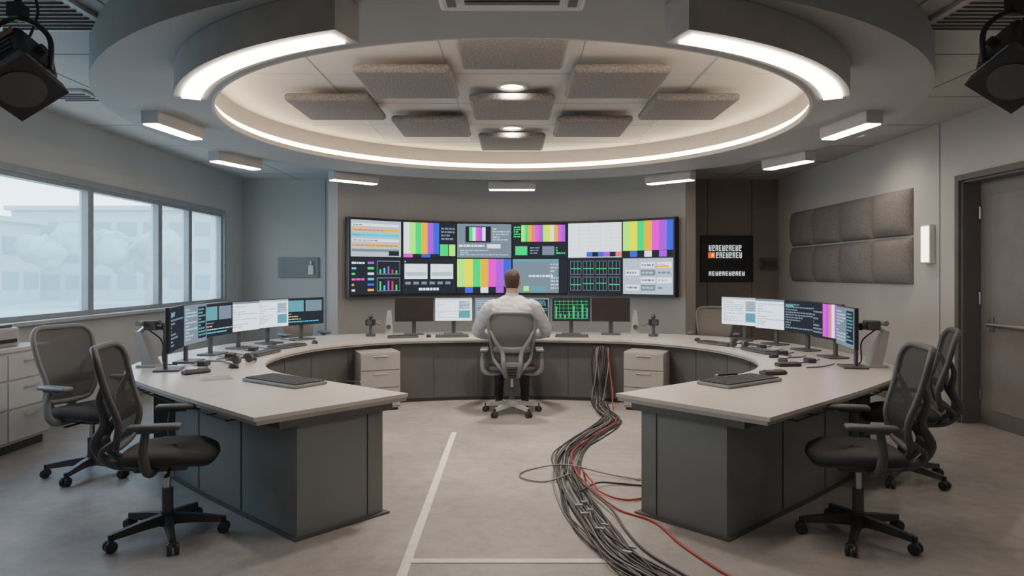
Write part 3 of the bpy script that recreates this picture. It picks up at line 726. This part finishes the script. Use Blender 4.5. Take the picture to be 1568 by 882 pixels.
def ishair(p):
    q=p-V((0,hy,1.415))
    if abs(q.x)>.083 : return False
    if q.y>.062 and q.z<.062: return False
    line=-.078 if q.y<-.02 else (-.078+ (q.y+.02)*1.7)
    if abs(q.x)>.06 and abs(q.y+.002)<.03 and q.z<.02: return False
    return q.z>line and p.z>1.325
for i,v in enumerate(vs):
    if ishair(v): vs[i]=v+ns[i]*(.006+.003*noise.noise(v*60))
o=len(man.v); man.v+=vs
for f in fs:
    c=sum((vs[i] for i in f),V())/len(f); man.f.append([i+o for i in f]); man.mi.append(man.idx(hair if ishair(c) else skin)); man.sm.append(True)
ew=mat('eye_white',(.7,.7,.68),.2); ed=mat('eye_dark',(.03,.02,.015),.2); lip=mat('lips',(.38,.14,.12),.5)
for s_ in(-1,1):
    man.ell((s_*.031,hy+.083,1.418),(.014,.012,.009),ew); man.ell((s_*.031,hy+.092,1.418),(.006,.005,.006),ed)
    man.tube([(s_*.015,hy+.1,1.438),(s_*.033,hy+.098,1.443),(s_*.05,hy+.086,1.438)],.004,hair,6)
man.ell((0,hy+.096,1.345),(.024,.008,.006),lip)
for s_ in(-1,1):
    b=B('x'); w=V((s_*.24,y0+.58,.785)); d=V((-s_*.25,.97,-.08)).normalized(); n=V((0,0,1)); x=d.cross(n).normalized()*1.0; n=x.cross(d).normalized()
    rings=[]
    for t,a,h in((-.02,.028,.022),(.02,.034,.02),(.06,.043,.016),(.095,.042,.014)):
        c=w+d*t; rings.append([c+x*a*math.cos(k)+n*h*math.sin(k) for k in [2*math.pi*q/16 for q in range(16)]])
    b.loft(rings,dm)
    for k,(off,ln) in enumerate(((-.033,.068),(-.011,.08),(.011,.074),(.033,.056))):
        off=off*(-s_); c=w+d*.085+x*off
        b.tube([c,c+d*ln*.45+x*off*.12+n*.008,c+d*ln*.8+x*off*.2-n*.004,c+d*ln+x*off*.25-n*.018],[.0095,.009,.008,.0065],dm,10)
    c=w+d*.02-x*.028*(-s_)
    sd=-x*(-s_)
    b.tube([c,c+sd*.022+d*.03,c+sd*.03+d*.058-n*.006,c+sd*.028+d*.08-n*.014],[.014,.0115,.010,.008],dm,10)
    vs,ns,fs=remesh(b,.0035,2); o=len(man.v); man.v+=vs
    for f in fs: man.f.append([i+o for i in f]); man.mi.append(man.idx(skin)); man.sm.append(True)
    man.tube([w-d*.04,w-d*.005],[.043,.04],shirt,16)
    c=V((s_*.145,y0+.40,.0)); 
    man.loft([[V((c.x+a*math.cos(t),c.y+.06+l*math.sin(t)+oo,z)) for t in [2*math.pi*q/20 for q in range(20)]] for z,a,l,oo in((.001,.047,.14,0),(.03,.05,.145,0),(.06,.042,.11,-.03),(.10,.038,.055,-.07),(.13,.04,.05,-.07))],shoe)
man.build()

# ------------------------------------------------------------------ floor cables & tape
path=[(1.02,8.02,.63),(1.0,7.93,.35),(.98,7.86,.06),(.97,7.45,.0),(1.0,6.95,.0),(.72,6.35,.0),(.47,5.72,.0),(.41,5.15,.0),(.43,4.55,.0),(.47,4.06,.0),(.56,3.68,.0),(.68,3.38,.0),(.95,2.85,0),(1.3,2.2,0)]
cgr=mat('cable_grey',(.22,.22,.22),.5); cdk=mat('cable_charcoal',(.05,.05,.052),.5)
cols=[blk,cdk,dgrey,cgr,blk,cdk,dgrey,blk,cdk,blk,cgr]
b=B('cable_bundle'); b.keep=True; r=random.Random(11); NC=22
cp=catmull(path,7)
for k in range(NC):
    off=(k-(NC-1)/2)/(NC-1)*.21; lay=k%3; rad=r.uniform(.005,.0085)
    ph=r.uniform(0,6); fr=r.uniform(.5,1.2); pts=[]
    for i,p in enumerate(cp):
        t=(cp[min(i+1,len(cp)-1)]-cp[max(i-1,0)]); t.z=0
        if t.length<.02: t=V((0,-1,0))
        t.normalize(); nn=V((t.y,-t.x,0))
        if p.z>.05: nn=V((1,0,0))
        q=i/len(cp); spread=1.0 if q>.3 else .75
        o_=off*spread+.022*math.sin(i*.12*fr*3+ph)
        pts.append(V((p.x,p.y,max(p.z,0)))+nn*o_+V((0,(lay-1)*.012 if p.z>.05 else 0,rad+.010*lay)))
    b.tube(pts,rad,cols[k%len(cols)],6)
for (x,y,a) in((.42,4.35,.1),(.50,3.95,-.3),(.44,4.2,.2),(.60,3.62,-.5)): b.box((x,y,.042),(.05,.018,.01),lgrey,R=RZ(a)); b.box((x+.04,y+.06,.042),(.04,.016,.01),lgrey,R=RZ(a))
b.build()
red=mat('cable_bright_red',(.45,.035,.03),.4)
def loosecable(name,pts,m,rad=.007):
    b=B(name); b.tube(catmull([(x,y,z) for x,y,z in pts],8),rad,m,8); b.cyl(pts[-1],V(pts[-1])+V((.03,.0,0)),rad*1.5,metal,seg=10); b.build()
loosecable('red_cable',[(1.10,8.0,.62),(1.13,7.85,.25),(1.11,7.6,.01),(1.08,7.2,.01),(1.0,6.8,.025),(.74,6.30,.02),(.50,5.72,.02),(.47,5.1,.045),(.50,4.85,.045),(.57,4.6,.03),(.68,4.35,.01),(.85,4.15,.01),(.93,3.8,.01),(1.05,3.45,.01),(1.25,3.0,.01)],red,.007)
loosecable('red_cable',[(.52,5.15,.04),(.56,4.85,.04),(.60,4.68,.02),(.74,4.55,.01),(.90,4.62,.01),(.95,4.85,.01)],red,.007)
loosecable('black_cable',[(.42,5.0,.05),(.25,4.95,.01),(.10,5.0,.01),(.06,5.15,.01),(.2,5.3,.01),(.42,5.25,.045),(.7,5.1,.02),(.9,5.0,.01)],cgr,.006)
loosecable('black_cable',[(.46,4.6,.05),(.6,4.85,.03),(.75,4.9,.01),(.92,4.85,.01)],blk)
loosecable('black_cable',[(.50,4.75,.045),(.62,4.3,.03),(.66,4.0,.01),(.72,3.7,.01),(.86,3.4,.01),(1.0,3.1,.01)],cdk)
tape=mat('floor_tape_white',(.8,.79,.77),.6,var=.1,scale=15)
b=B('floor_marking_tape'); b.box((-.545,4.5,.002),(.05,4.0,.004),tape); b.box((.02,3.60,.0022),(1.09,.05,.0044),tape); b.build()

# ------------------------------------------------------------------ outdoors
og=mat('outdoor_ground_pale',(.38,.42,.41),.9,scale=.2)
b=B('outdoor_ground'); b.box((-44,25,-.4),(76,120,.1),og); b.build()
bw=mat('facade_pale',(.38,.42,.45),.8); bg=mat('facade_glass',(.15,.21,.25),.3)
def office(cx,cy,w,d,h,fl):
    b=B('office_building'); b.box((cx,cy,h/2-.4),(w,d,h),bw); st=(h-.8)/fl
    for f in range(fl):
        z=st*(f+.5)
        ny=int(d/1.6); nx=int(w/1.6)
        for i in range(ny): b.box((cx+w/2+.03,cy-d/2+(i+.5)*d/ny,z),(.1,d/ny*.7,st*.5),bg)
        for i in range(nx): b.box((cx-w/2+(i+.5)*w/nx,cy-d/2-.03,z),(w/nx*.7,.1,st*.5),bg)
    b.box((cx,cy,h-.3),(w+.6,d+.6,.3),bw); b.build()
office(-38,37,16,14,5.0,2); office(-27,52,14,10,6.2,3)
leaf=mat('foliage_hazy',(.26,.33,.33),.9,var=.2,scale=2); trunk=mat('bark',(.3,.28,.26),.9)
r=random.Random(2)
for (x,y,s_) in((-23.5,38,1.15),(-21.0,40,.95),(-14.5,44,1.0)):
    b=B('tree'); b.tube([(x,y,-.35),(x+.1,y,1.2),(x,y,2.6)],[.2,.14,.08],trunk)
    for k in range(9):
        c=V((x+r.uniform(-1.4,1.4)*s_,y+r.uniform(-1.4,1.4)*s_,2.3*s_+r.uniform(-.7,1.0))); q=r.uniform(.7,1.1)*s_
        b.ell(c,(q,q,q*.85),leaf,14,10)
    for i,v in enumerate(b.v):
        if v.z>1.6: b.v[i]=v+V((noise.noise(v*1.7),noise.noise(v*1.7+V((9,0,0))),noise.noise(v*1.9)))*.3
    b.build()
# ------------------------------------------------------------------ world, portal & camera
w=bpy.data.worlds.new('World'); bpy.context.scene.world=w; w.use_nodes=True; nt=w.node_tree; n=nt.nodes
bgn=n['Background']; tc=n.new('ShaderNodeTexCoord'); sp=n.new('ShaderNodeSeparateXYZ'); cr=n.new('ShaderNodeValToRGB')
nt.links.new(tc.outputs['Generated'],sp.inputs[0]); nt.links.new(sp.outputs['Z'],cr.inputs[0])
cr.color_ramp.elements[0].color=(.76,.87,.92,1); cr.color_ramp.elements[1].color=(.48,.74,1,1); cr.color_ramp.elements[1].position=.7
nt.links.new(cr.outputs[0],bgn.inputs[0]); bgn.inputs[1].default_value=4.2
L=bpy.data.lights.new('window_portal','AREA'); L.shape='RECTANGLE'; L.size=WY1-WY0; L.size_y=WZ1-WZ0
try: L.cycles.is_portal=True
except Exception as e: print(e)
o=bpy.data.objects.new('window_portal',L); o.location=(XL-.15,(WY0+WY1)/2,(WZ0+WZ1)/2); o.rotation_euler=(math.pi/2,0,-math.pi/2)
bpy.context.collection.objects.link(o)
cam=bpy.data.cameras.new('camera'); cam.lens=F/1568*36; cam.sensor_width=36; cam.shift_y=-23/1568; cam.clip_end=300
o=bpy.data.objects.new('camera',cam); o.location=(0,0,EH); o.rotation_euler=(math.pi/2,0,0); bpy.context.collection.objects.link(o)
sc=bpy.context.scene; sc.camera=o
sc.view_settings.view_transform='Filmic'; sc.view_settings.look='Medium Contrast'; sc.view_settings.exposure=-0.15
